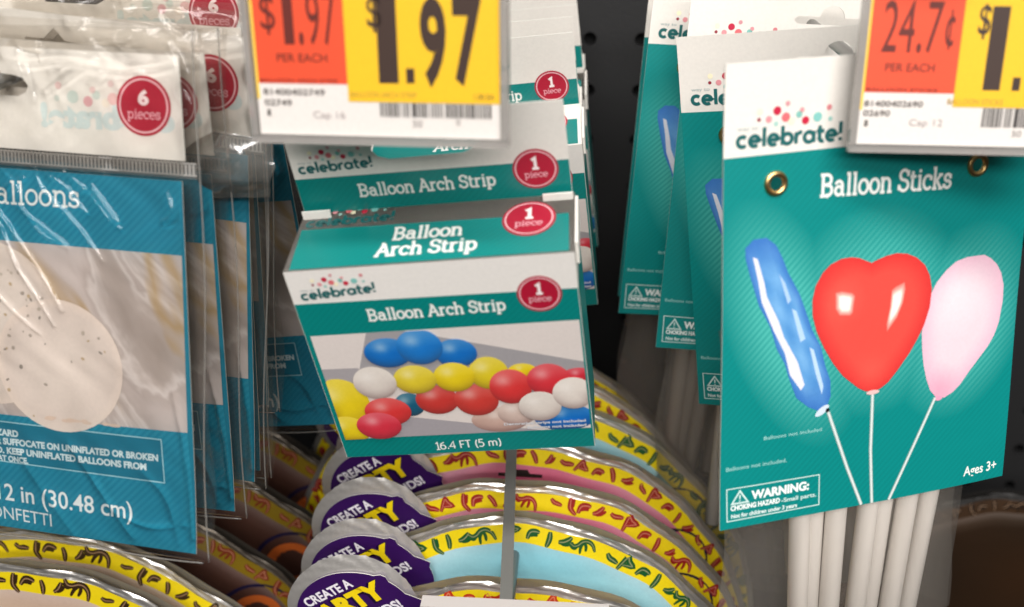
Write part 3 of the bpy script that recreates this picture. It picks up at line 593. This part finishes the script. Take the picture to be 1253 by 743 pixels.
        fs = np.stack([idx[:-1, :-1], idx[:-1, 1:], idx[1:, 1:], idx[1:, :-1]], -1).reshape(-1, 4)
        me.from_pydata(vs.tolist(), [], fs.tolist())
        for p in me.polygons: p.use_smooth = True
        me.materials.append(M_FILM); ob = bpy.data.objects.new('clear_film' if front else 'back_film', me); COL.objects.link(ob); ob.parent = o
    sheet(True, .42); sheet(False, 2.5)
    # rolled edge seam
    a = Art(); a.tube([(65.2 + .9 * sin(z * .05), -.4, z) for z in range(-58, 99, 3)], .28, 8); a.done('side_seam', M_SEAM, o)
    a = Art(); a.tube([(x, -.3, -58.6 + .5 * sin(x * .1)) for x in range(-66, 66, 3)], .28, 8); a.done('bottom_seam', M_SEAM, o)
    return o
bag1 = balloon_bag((-.1711, .2525, -.1411), (-8.82, -13.49, -.86), 'frontmost confetti balloon bag, with its 12 in size and wrinkled clear film showing')
dup(bag1, (-.1685, .2666, -.1413), (-3.38, -5.7, 1.75), 'confetti balloon bag directly behind the frontmost one, lowest of the bags behind it')
dup(bag1, (-.1630, .2795, -.1360), (-4.1, -5.0, 4.2), 'confetti balloon bag third from the front, half its red badge showing')
dup(bag1, (-.1648, .2905, -.1385), (-7.13, -8.0, 1.0), 'confetti balloon bag fourth from the front, its blue bottom edge highest of the four')
dup(bag1, (-.1665, .3060, -.1235), (-5.0, -8.0, .5), 'confetti balloon bag hanging highest, its red 6 badge highest in view')
dup(bag1, (-.1600, .3351, -.1593), (-2.76, -5.12, -6.16), 'rearmost confetti balloon bag, tilted, beside the arch strip boxes')
# loose silvery film fold sticking out between the bags
if 1:
    o = thing('crumpled_film_bag', 'empty crumpled clear plastic bag with a shiny fold, wedged above the blue inserts', 'plastic bag', (-.1025, .2700, -.0830), (-10, 0, -6))
    a = Art(); rows = []
    for j in range(45):
        v = j / 44.; row = []
        for i in range(60):
            u = i / 59.; x = -19 + 38 * u * (1 - .25 * abs(v - .35)); z = 11 - 22 * v - 6 * u * u * (1 - v)
            y = -7 * sin(v * pi * .95) * (.4 + .6 * u) + .9 * sin(u * 7 + v * 5) * sin(v * 5 + u * 2) + .25 * sin(v * 17 + u * 9 + 2 * sin(u * 5))
            row.append(a.bm.verts.new(Vector((x, y, z)) * .001))
        rows.append(row)
    for j in range(44):
        for i in range(59): a.face([rows[j][i], rows[j + 1][i], rows[j + 1][i + 1], rows[j][i + 1]], [(1, 1, 1, 1)] * 4)
    a.done('clear_film', film('crumpled film', .12, .22, (200, 196, 188), .3, 60, 2.0), o, smooth=True)

# ================================================================== FOIL PARTY BALLOON PACKS
PURPLE = (52, 18, 84)
RX, RZ = 105., 122.
def surfY(x, z, flap=False):
    r = math.hypot(x / RX, (z + RZ) / RZ)
    return -9. * max(0., 1 - r ** 5) - 1.0
def doodle(a, kind, cx, cz, rot, sc, col):
    forms = [   # groups of brush strokes: sprouting arch, crescent, pennant, thick stem, hook, bar, twin leaves
        [[(-6, 2.6), (-4.4, 1.0), (-2.4, 1.2), (-.5, 2.4), (1.8, 2.4), (3.8, .6), (4.6, -2.6)], [(.2, 2.2), (-1.4, .2), (-2.0, -2.8)], [(.4, 2.0), (.9, .2), (.6, -2)], [(-6, 1.2), (-4.2, -.1), (-2.6, .9)]],
        [[(-2.6, 1.5), (-1, .2), (1, -.1), (2.8, -.5)]], [[(-2.2, -2.6), (-1.6, .4), (-.8, 3), (.4, 1.8), (2.2, .8), (.2, .2), (-1.4, -.3)]],
        [[(-.8, 3.4), (-.5, 1), (.2, -1.2), (2.8, -3.2)], [(.6, 3.2), (.6, 1.2), (.9, -.4)]], [[(-2.2, -1.8), (-1.4, .9), (.6, 1.5), (2.2, 1.2)], [(-1.6, -.5), (.2, .2), (1.6, 0)]],
        [[(-1, 3), (0, .2), (.2, -3)]], [[(-2.6, -.9), (-.9, -.2), (.4, 1.2), (1.1, 2.6)], [(-1.2, -1.2), (.8, -.4), (2.4, 1.1)]]]
    tp = lambda t: .22 + .95 * math.sqrt(max(0, sin(pi * min(1, t * .93 + .05))))
    for gi, pts in enumerate(forms[kind % len(forms)]):
        q = []
        for i in range(len(pts) - 1):
            p0 = pts[max(0, i - 1)]; p1 = pts[i]; p2 = pts[i + 1]; p3 = pts[min(len(pts) - 1, i + 2)]
            for k in range(4):
                t = k / 4.; q.append(tuple(.5 * (2 * p1[d] + (p2[d] - p0[d]) * t + (2 * p0[d] - 5 * p1[d] + 4 * p2[d] - p3[d]) * t ** 2 + (3 * p1[d] - p0[d] - 3 * p2[d] + p3[d]) * t ** 3) for d in (0, 1)))
        q.append(pts[-1])
        P = [(cx + sc * (x * cos(rot) - z * sin(rot)), cz + sc * (x * sin(rot) + z * cos(rot))) for x, z in q]
        a.stroke(P, (1.9 if gi == 0 else 1.2) * sc, col, 1 + gi * .4, taper=tp)
        if gi == 0: a.stroke(P, .4 * sc, mixc3(col, (236, 190, 150), .55), 3, taper=tp)
def foil_pack(t, ypr, label, inner, inner2, dcol, flap=True, dz=0., group='foil party balloon packs on the lower middle hook', border=(236, 210, 20), seed=3, foil=None, slot=False):
    foil = foil or M_FOIL
    o = thing('foil_balloon_pack', label, 'balloon pack', t, ypr, group)
    n = 160
    ph = seed * 1.7
    def polar(r, an):
        k = r * (1 + .006 * sin(5 * an + ph) + .0045 * sin(11 * an + 2 * ph) + .003 * sin(23 * an + ph))
        return (RX * k * sin(an), -RZ + RZ * k * cos(an))
    def band(name, r0, r1, m, mat, colf, lift=0., wr=0., holes=None):
        a = Art(); rows = []
        for k in range(m + 1):
            r = r0 + (r1 - r0) * k / m; row = []
            for i in range(n):
                an = 2 * pi * i / n; x, z = polar(r, an)
                y = surfY(x, z) - lift + wr * (sin(an * 61 + k) * .6 + sin(an * 23 + 2 * k) + .7 * sin(an * 97 + k * 1.7)) * (.4 + k / m)
                row.append((a.bm.verts.new(Vector((x, y, z)) * .001), lin(colf(x, z, r, an))))
            rows.append(row)
        for k in range(m):
            for i in range(n):
                j = (i + 1) % n; q = [rows[k][i], rows[k][j], rows[k + 1][j], rows[k + 1][i]]
                a.face([v[0] for v in q], [v[1] for v in q])
        ob = a.done(name, mat, o, smooth=True); return ob
    band('foil_edge', .976, 1.0, 5, foil, lambda *q: (255, 255, 255), 0, .34)
    band('yellow_border', .919, .977, 4, M_FOILPRINT, lambda x, z, r, an: border, .05, .05)
    def inn(x, z, r, an):
        c = mixc3(inner, inner2, .5 + .5 * sin(x * .045 + .9) * cos(z * .06)); 
        return mixc3(c, (244, 236, 236), max(0, (r - .87) * 5))
    band('front_print', .02, .920, 26, M_FOILPRINT, inn, .0)
    # back of the bag
    a = Art(); pts = [polar(.999, 2 * pi * i / n) for i in range(n)]; a.poly(pts, (160, 160, 160), 0, 0, h=-2.5); a.done('foil_back', foil, o)
    mp = lambda x, z, h: (x, surfY(x, z) - .06 - h, z)
    a = Art(mp); r2 = random.Random(seed); an = -1.5 + r2.random() * .05; kk = r2.randrange(7)
    while an < 1.6:
        x, z = polar(.947 + r2.uniform(-.005, .005), an); kk += r2.choice([1, 1, 1, 2]); kd = kk % 7
        doodle(a, kd, x, z, -an + r2.uniform(-.35, .35), r2.uniform(.85, 1.08), dcol); an += [.115, .06, .075, .055, .06, .065, .07][kd]
    a.done('curl_drawings', M_FOILPRINT, o)
    a = Art(mp)   # printed ring motif at the right
    a.ell(63, -56, 17, 17, (26, 24, 58), 2, 40); a.ell(63, -56, 11.5, 11.5, (196, 96, 40), 3, 36)
    a.done('ring_drawing', M_FOILPRINT, o)
    if slot: a = Art(mp); a.poly([(-9, -14.2), (-4, -14), (-3, -12.4), (3, -12.4), (4, -14), (9, -14.2), (9, -15.6), (-9, -15.6)], (30, 28, 26), 3); a.done('hang_slot', M_FOILPRINT, o)
    if flap:
        fx, fz, fr = -57., -23.5 + dz, 25.
        a = Art(); rows = []; n2 = 90
        def fl(r, an, k=0):
            rr = fr * r * (1 + .03 * sin(3 * an + 1)); return fx + rr * sin(an), fz + rr * cos(an)
        def fy(r, an): return -7.0 - 2.4 * (1 - r ** 4)
        for k in range(9):
            r = .74 + .26 * k / 8; row = []
            for i in range(n2):
                an = 2 * pi * i / n2; x, z = fl(r, an)
                row.append(a.bm.verts.new(Vector((x, fy(r, an) + (.22 * sin(an * 37 + k * .8) + .2 * sin(an * 17 + 1.3 * k)) * (r - .7) * 3.5, z)) * .001))
            rows.append(row)
        for k in range(8):
            for i in range(n2):
                j = (i + 1) % n2; a.face([rows[k][i], rows[k][j], rows[k + 1][j], rows[k + 1][i]], [(1, 1, 1, 1)] * 4)
        a.done('foil_lobe', M_LOBE, o, smooth=True)
        # badge
        ba = Art(lambda x, z, h: (x, -9.6 - h, z)); c0 = (fx + .8, fz - 1.8); pts = []
        for i in range(72):
            an = 2 * pi * i / 72; r = 22.0 + (1.4 if i in (5, 6, 12, 13) else 0) + .8 * max(0, sin(an)) 
            pts.append((c0[0] + (r + (3.2 if 60 < math.degrees(an) < 112 else 0)) * sin(an), c0[1] + r * cos(an) * .97))
        ba.slab(pts[::-1], .3, PURPLE); ba.poly(pts[::-1], PURPLE, 1)
        rt = (c0[0], c0[1], R(33))
        ba.sans('CREATE A', c0[0] - 12.5, c0[1] + 12.6, c0[0] + 8.5, 4.2, (238, 234, 240), 2.5, .035, rot=rt)
        ba.sans('PARTY', c0[0] - 16.5, c0[1] + 2.2, c0[0] + 17.5, 9.4, (28, 10, 48), 2.5, .12, rot=rt)
        ba.sans('PARTY', c0[0] - 16, c0[1] + 2.7, c0[0] + 17, 8.6, (242, 212, 22), 3.5, .06, rot=rt)
        ba.sans('IN SECONDS!', c0[0] - 13, c0[1] - 4.2, c0[0] + 18.5, 4.2, (238, 234, 240), 2.5, .035, rot=rt)
        ba.done('purple_badge', M_FOILPRINT, o)
    return o
PINK, PINK2 = (206, 168, 180), (204, 66, 104)
packs = [((-.020, .281, -.2425), 'red', 'frontmost foil balloon pack in the middle, orange curls on yellow beside its purple badge'),
         ((-.020, .300, -.2290), 'green', 'foil balloon pack with green curls on its yellow border and a pale blue front'),
         ((-.020, .318, -.2250), 'red', 'pink foil balloon pack with red curls, right behind the pale blue one'),
         ((-.020, .338, -.2180), 'red', 'pink foil balloon pack whose top edge runs just under the front arch strip box')]
p_red = foil_pack(packs[2][0], (0, 2, 0), packs[2][2], PINK, PINK2, (150, 22, 26), dz=2.)
p_grn = foil_pack(packs[1][0], (0, 2, 0), packs[1][2], (186, 218, 222), (110, 180, 196), (20, 84, 40), seed=8)
p_or = foil_pack(packs[0][0], (0, 2, 0), packs[0][2], (238, 214, 224), (226, 170, 196), (190, 52, 22), True, 12.5, seed=14)
p_re2 = foil_pack(packs[3][0], (0, 2, .6), packs[3][2], PINK, PINK2, (140, 24, 26), dz=1., seed=21, slot=True)
dup(p_grn, (-.019, .358, -.2128), (0, 2, -.5), 'foil balloon pack in shade with green curls, seen right of the front arch strip box')
dup(p_re2, (-.034, .379, -.2085), (0, 2, -2), 'foil balloon pack second from the pegboard, its left yellow edge beside the purple badges')
dup(p_red, (-.042, .402, -.2090), (0, 2, -3), 'foil balloon pack nearest the pegboard on the lower middle hook')
# left hook
lg = 'foil party balloon packs on the lower left hook'
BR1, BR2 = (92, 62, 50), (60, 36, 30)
q1 = foil_pack((-.2085, .283, -.2480), (0, 2, 0), 'frontmost foil balloon pack in the lower left corner, dark curls on yellow', (206, 186, 160), (190, 160, 140), (52, 34, 14), False, 0., lg, seed=5)
dup(q1, (-.2080, .300, -.2462), (0, 2, 0), 'lower left foil balloon pack one behind the corner one, with a silver upper edge')
p_br = foil_pack((-.1980, .330, -.2510), (0, 2, 1), 'shaded foil balloon pack with a dark ring motif under the front confetti bag', BR1, BR2, (120, 44, 24), False, 0., lg, border=(132, 108, 20), seed=31, foil=M_SHADEDFOIL)  # yellow border and foil edge coloured darker to stand in for shade
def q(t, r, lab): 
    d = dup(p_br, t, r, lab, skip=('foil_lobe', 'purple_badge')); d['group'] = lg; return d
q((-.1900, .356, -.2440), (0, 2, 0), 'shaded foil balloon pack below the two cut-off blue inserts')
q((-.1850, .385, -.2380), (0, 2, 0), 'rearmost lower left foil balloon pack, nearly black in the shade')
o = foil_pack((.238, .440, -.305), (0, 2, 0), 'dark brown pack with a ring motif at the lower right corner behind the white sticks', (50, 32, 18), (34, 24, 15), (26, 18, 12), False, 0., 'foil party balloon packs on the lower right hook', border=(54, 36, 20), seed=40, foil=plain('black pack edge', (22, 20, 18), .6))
del o['group']

# ================================================================== PEG HOOKS WITH PRICE LABELS
def price_label(kind):
    a = Art(); BR = (58, 40, 32); OR = (222, 76, 42); YL = (234, 184, 26)
    a.slab([(-31, .1), (31, .1), (31, 46), (-31, 46)], .3, (222, 216, 210)); Z0 = 12.9 if kind == 'L' else 13.6; Y0 = 8.7 if kind == 'L' else 10.2
    a.rect(-31, 9, -30.3, 46, (240, 200, 70), 1); a.rect(-30.3, Z0, -7.0, 45.9, OR, 2); a.rect(-7.2, Y0, 31, 45.9, YL, 3)
    dk = (96, 32, 22)
    if kind == 'L':
        a.sans('$', -28.4, 26.0, -24.6, 8.0, dk, 4); a.sans('1', -22.6, 22.4, -20.0, 12.5, dk, 4); a.sans('.', -18.8, 22.4, -17.6, 16, dk, 4, .01); a.sans('97', -16.6, 22.4, -9.2, 12.5, dk, 4)
        a.sans('PER EACH', -25.0, 18.2, -12.0, 2.0, (110, 40, 26), 4, .01)
        a.sans('BALLOON ARCH STRIP', -29.8, 13.3, -9.6, .8, (130, 40, 26), 4, .02)
        a.sans('$', -1.4, 26.6, 2.2, 7.2, BR, 4, .01); a.sans('1', .9, 13.3, 5.9, 20.5, BR, 4, .04); a.rect(7.8, 13.4, 9.9, 17.0, BR, 4); a.sans('9', 11.6, 13.0, 18.0, 20.4, BR, 4, .035); a.sans('7', 19.6, 13.4, 26.8, 20.4, BR, 4, .035)
        a.sans('81400402749', -29.3, 10.1, -13.2, 1.5, (110, 104, 100), 4, .02); a.sans('02749', -29.2, 7.4, -22, 1.5, (110, 104, 100), 4, .02); a.sans('1', -28.7, 4.8, -27.8, 1.6, (100, 96, 92), 4, .02); a.sans('Cap 16', -16.6, 4.5, -8.3, 1.7, (170, 160, 158), 4)
        a.sans('BALLOON ARCH STRIP', -6.6, 9.8, 10.2, 1.4, (176, 140, 50), 4, .01); a.sans('1.00 EA', 24.6, 9.7, 29.6, 1.4, (120, 96, 40), 4, .01)
    else:
        a.sans('24', -27.2, 23.9, -19.2, 12.6, dk, 4); a.sans('.', -18.3, 23.9, -17.1, 12.6, dk, 4, .01); a.sans('7', -16.2, 23.9, -12.4, 12.6, dk, 4); a.sans('c', -11.4, 25.6, -9.2, 11, dk, 4); a.stroke([(-10.2, 24.6), (-10.2, 34.6)], .4, dk, 4)
        a.sans('PER EACH', -25.6, 19.0, -13.0, 2.1, (110, 40, 26), 4, .01)
        a.sans('BALLOON STICKS', -29.8, 14.0, -11.6, .8, (130, 40, 26), 4, .02)
        a.sans('$', -3.4, 28.6, -.4, 7.4, BR, 4, .01); a.sans('1', -.2, 14.6, 4.2, 21.0, BR, 4, .04); a.rect(7.2, 14.6, 9.2, 18.0, BR, 4); a.sans('9', 11.4, 14.4, 17.8, 20.8, BR, 4, .035); a.sans('7', 19.6, 14.6, 26.8, 20.8, BR, 4, .035)
        a.sans('81400402690', -30.0, 10.0, -14.8, 1.5, (110, 104, 100), 4, .02); a.sans('02690', -30.0, 7.5, -23, 1.5, (110, 104, 100), 4, .02); a.sans('1', -29.4, 4.8, -28.5, 1.6, (100, 96, 92), 4, .02); a.sans('Cap 12', -17.8, 5.2, -9.2, 1.7, (170, 160, 158), 4)
        a.sans('BALLOON STICKS', -8.6, 10.9, 5.5, 1.4, (176, 140, 50), 4, .01)
    r3 = random.Random(5); x = .8
    while x < 29:
        w = r3.choice([.35, .35, .7, 1.05]); g = r3.choice([(70, 66, 64), (96, 92, 88), (120, 116, 112)])
        a.rect(x, 5.2, min(29.4, x + w), Y0 - .1, g, 4); x += w + r3.choice([.3, .35, .7])
    a.sans('50', 9, 2.8, 11.4, 1.6, (140, 134, 130), 4); a.sans('0', 20, 3.4, 21, 1.4, (140, 134, 130), 4)
    return a
def hook(label, t, ypr, kind, x, z, y0, y1, ztag=None):
    o = thing('peg_hook', label, 'peg hook', (0, 0, 0), (0, 0, 0), 'metal peg hooks holding the products')
    a = Art(); a.tube([(x, y0 + 2, z + 6), (x, y0, z + 2), (x, y0 + 3, z), (x, y1, z)], 2.1, 14); a.done('hook_wire', M_STEEL, o, smooth=False)
    a = Art(); a.box(x - 16, x + 16, y1 - 1, y1 + 1.2, z - 8, z + 22); a.done('back_plate', M_GREYPL, o)
    if t:
        lab = price_label(kind).done('price_label', M_LABEL, o)
        a = Art()
        a.box(-33.0, 33.2, .5, 1.6, -2.0, 52); a.box(-33.0, 33.2, -1.3, .45, -2.0, -.1); a.box(-33.0, -31.3, -1.3, .45, .1, 52); a.box(31.5, 33.2, -1.3, .45, .1, 52)
        h = a.done('label_holder', M_HOLDER, o)
        for q_ in (lab, h): place(q_, t, ypr)
        for q_ in (lab, h):
            m = q_.matrix_world.copy(); q_.parent = o; q_.matrix_basis = o.matrix_world.inverted() @ m
        zt = t[2] * 1000 + 56
        a = Art(); a.box(x - 2.4, x + 2.4, t[1] * 1000 + 2, y1 - 1, zt, zt + 1.6); a.box(x - 9, x + 9, t[1] * 1000 - 2, t[1] * 1000 + 6, zt - 6, zt + .2); a.done('label_arm', M_GREYPL, o)
    return o
hook('upper peg hook through the arch strip boxes with the red and yellow $1.97 label', (-.0503, .2377, -.0661), (-4.78, -4.47, -.98), 'L', -46.0, -66.0, 272, 497)
hook('upper peg hook through the balloon sticks packs with the 24.7 cent label', (.1043, .2606, -.0720), (.79, -9.59, .34), 'R', 86.0, -61.0, 274, 497)
hook('peg hook holding the confetti balloon bags, only its tip showing in the slot', None, None, '', -166.0, -61.0, 262, 497)
# lower hook with its grey arm ending in a blank label holder
o = thing('lower_peg_hook', 'grey lower peg hook, its arm ending in a blank holder at the bottom', 'peg hook', (0, 0, 0), (0, 0, 0), 'metal peg hooks holding the products')
a = Art()
for (xa, ya, za), (xb, yb, zb) in [((-19.8, 252, -226.0), (-23.5, 330, -219.3))]:
    P = []
    for (x, y, z) in ((xa, ya, za), (xb, yb, zb), (xb - 1, 495, zb + 3)):
        P.append([a.bm.verts.new(Vector((x + dx, y, z + dz)) * .001) for dx, dz in ((-2.1, 0), (2.1, 0), (2.1, -1.6), (-2.1, -1.6))])
    for u, v in zip(P, P[1:]):
        for k in range(4): a.face([u[k], u[(k + 1) % 4], v[(k + 1) % 4], v[k]], [(1, 1, 1, 1)] * 4)
    a.face(P[0], [(1, 1, 1, 1)] * 4)
a.done('label_arm', M_GREYPL, o, fixn=True)
a = Art(); a.box(-47.6, 14.2, 248.5, 250.3, -264, -226.4, (190, 180, 174)); a.box(-47.6, 14.2, 246.8, 252.0, -227.4, -225.8, (205, 200, 196)); a.done('label_holder', plain('grey white holder plastic', (196, 190, 186), .4), o)
a = Art(); a.tube([(-20, 262, -238), (-20, 266, -243), (-20, 495, -243)], 2.0, 12); a.done('hook_wire', M_STEEL, o)

# ================================================================== PEGBOARD
a = Art(); P = 25.6; ox, oz = 29.2, -87.0; y = 500.; c = (1, 1, 1, 1); nh = 14; hr = 3.4
for i in range(-15, 16):
    for j in range(-22, 10):
        cx, cz = ox + i * P, oz + j * P
        inner = [a.bm.verts.new(Vector((cx + hr * cos(2 * pi * k / nh), y, cz + hr * sin(2 * pi * k / nh))) * .001) for k in range(nh)]
        deep = [a.bm.verts.new(Vector((cx + hr * cos(2 * pi * k / nh), y + 4, cz + hr * sin(2 * pi * k / nh))) * .001) for k in range(nh)]
        out = []
        for k in range(nh):
            dx, dz = cos(2 * pi * k / nh), sin(2 * pi * k / nh); m = P / 2 / max(abs(dx), abs(dz)); out.append(a.bm.verts.new(Vector((cx + dx * m, y, cz + dz * m)) * .001))
        for k in range(nh):
            l = (k + 1) % nh; a.face([inner[k], out[k], out[l], inner[l]], [c] * 4); a.face([inner[l], deep[l], deep[k], inner[k]], [c] * 4)
        for sx, sz in ((1, 1), (-1, 1), (-1, -1), (1, -1)):   # square corners
            ang = math.atan2(sz, sx) % (2 * pi); k = int(ang / (2 * pi / nh)); l = (k + 1) % nh
            cv = a.bm.verts.new(Vector((cx + sx * P / 2, y, cz + sz * P / 2)) * .001); a.face([out[k], cv, out[l]], [c] * 3)
pb = a.done('pegboard_wall', M_PEG, None); pb.location.z = LIFT; pb['kind'] = 'structure'; pb['label'] = 'dark grey perforated pegboard wall behind the products'
a = Art(); a.box(-400, 430, 506, 510, -700, 200); bk = a.done('dark_backing', M_HOLE, pb)

# ================================================================== LIGHT, CAMERA
w = bpy.data.worlds.new('World'); S.world = w; w.use_nodes = True
wn = w.node_tree; tc = wn.nodes.new('ShaderNodeTexCoord'); sx_ = wn.nodes.new('ShaderNodeSeparateXYZ'); rp = wn.nodes.new('ShaderNodeValToRGB')   # bright ceiling, dim floor
rp.color_ramp.elements[0].position = .05; rp.color_ramp.elements[0].color = (.035, .033, .031, 1); rp.color_ramp.elements[1].position = .55; rp.color_ramp.elements[1].color = (.42, .405, .38, 1)
wn.links.new(tc.outputs['Generated'], sx_.inputs[0]); wn.links.new(sx_.outputs['Z'], rp.inputs[0]); wn.links.new(rp.outputs[0], wn.nodes['Background'].inputs[0]); wn.nodes['Background'].inputs[1].default_value = .55
def area(name, loc, aim, sx, sy, power, col=(1, .965, .94)):
    l = bpy.data.lights.new(name, 'AREA'); l.shape = 'RECTANGLE'; l.size = sx; l.size_y = sy; l.energy = power; l.color = col
    ob = bpy.data.objects.new(name, l); COL.objects.link(ob); ob.location = Vector(loc) + Vector((0, 0, LIFT))
    ob.rotation_euler = (Vector(aim) - Vector(loc)).to_track_quat('-Z', 'Y').to_euler(); return ob
area('ceiling_light', (.0, -.35, 1.15), (0, .3, -.1), 1.6, .22, 17)
area('ceiling_light', (.25, -1.1, 1.15), (0, .3, -.1), 2.0, .34, 30)
area('ceiling_light', (.5, -2.3, 1.1), (0, .3, -.1), 2.4, .34, 40)
cam = bpy.data.cameras.new('Camera'); cam.sensor_width = 36; cam.lens = 36 * 1200 / 1253.; cam.clip_start = .02; cam.clip_end = 50
cam.dof.use_dof = True; cam.dof.focus_distance = .335; cam.dof.aperture_fstop = 8.2
co = bpy.data.objects.new('Camera', cam); COL.objects.link(co)
co.matrix_world = Matrix(((.9975, -.0298, .0638, 0), (.0704, .4215, -.9041, 0), (0, .9063, .4226, LIFT), (0, 0, 0, 1)))
S.camera = co
S.view_settings.view_transform = 'Standard'; S.view_settings.look = 'None'; S.view_settings.exposure = -.03; S.view_settings.gamma = 1
try:
    S.cycles.transparent_max_bounces = 24; S.cycles.max_bounces = 8; S.cycles.use_denoising = True; S.cycles.sample_clamp_indirect = 4
except Exception: pass
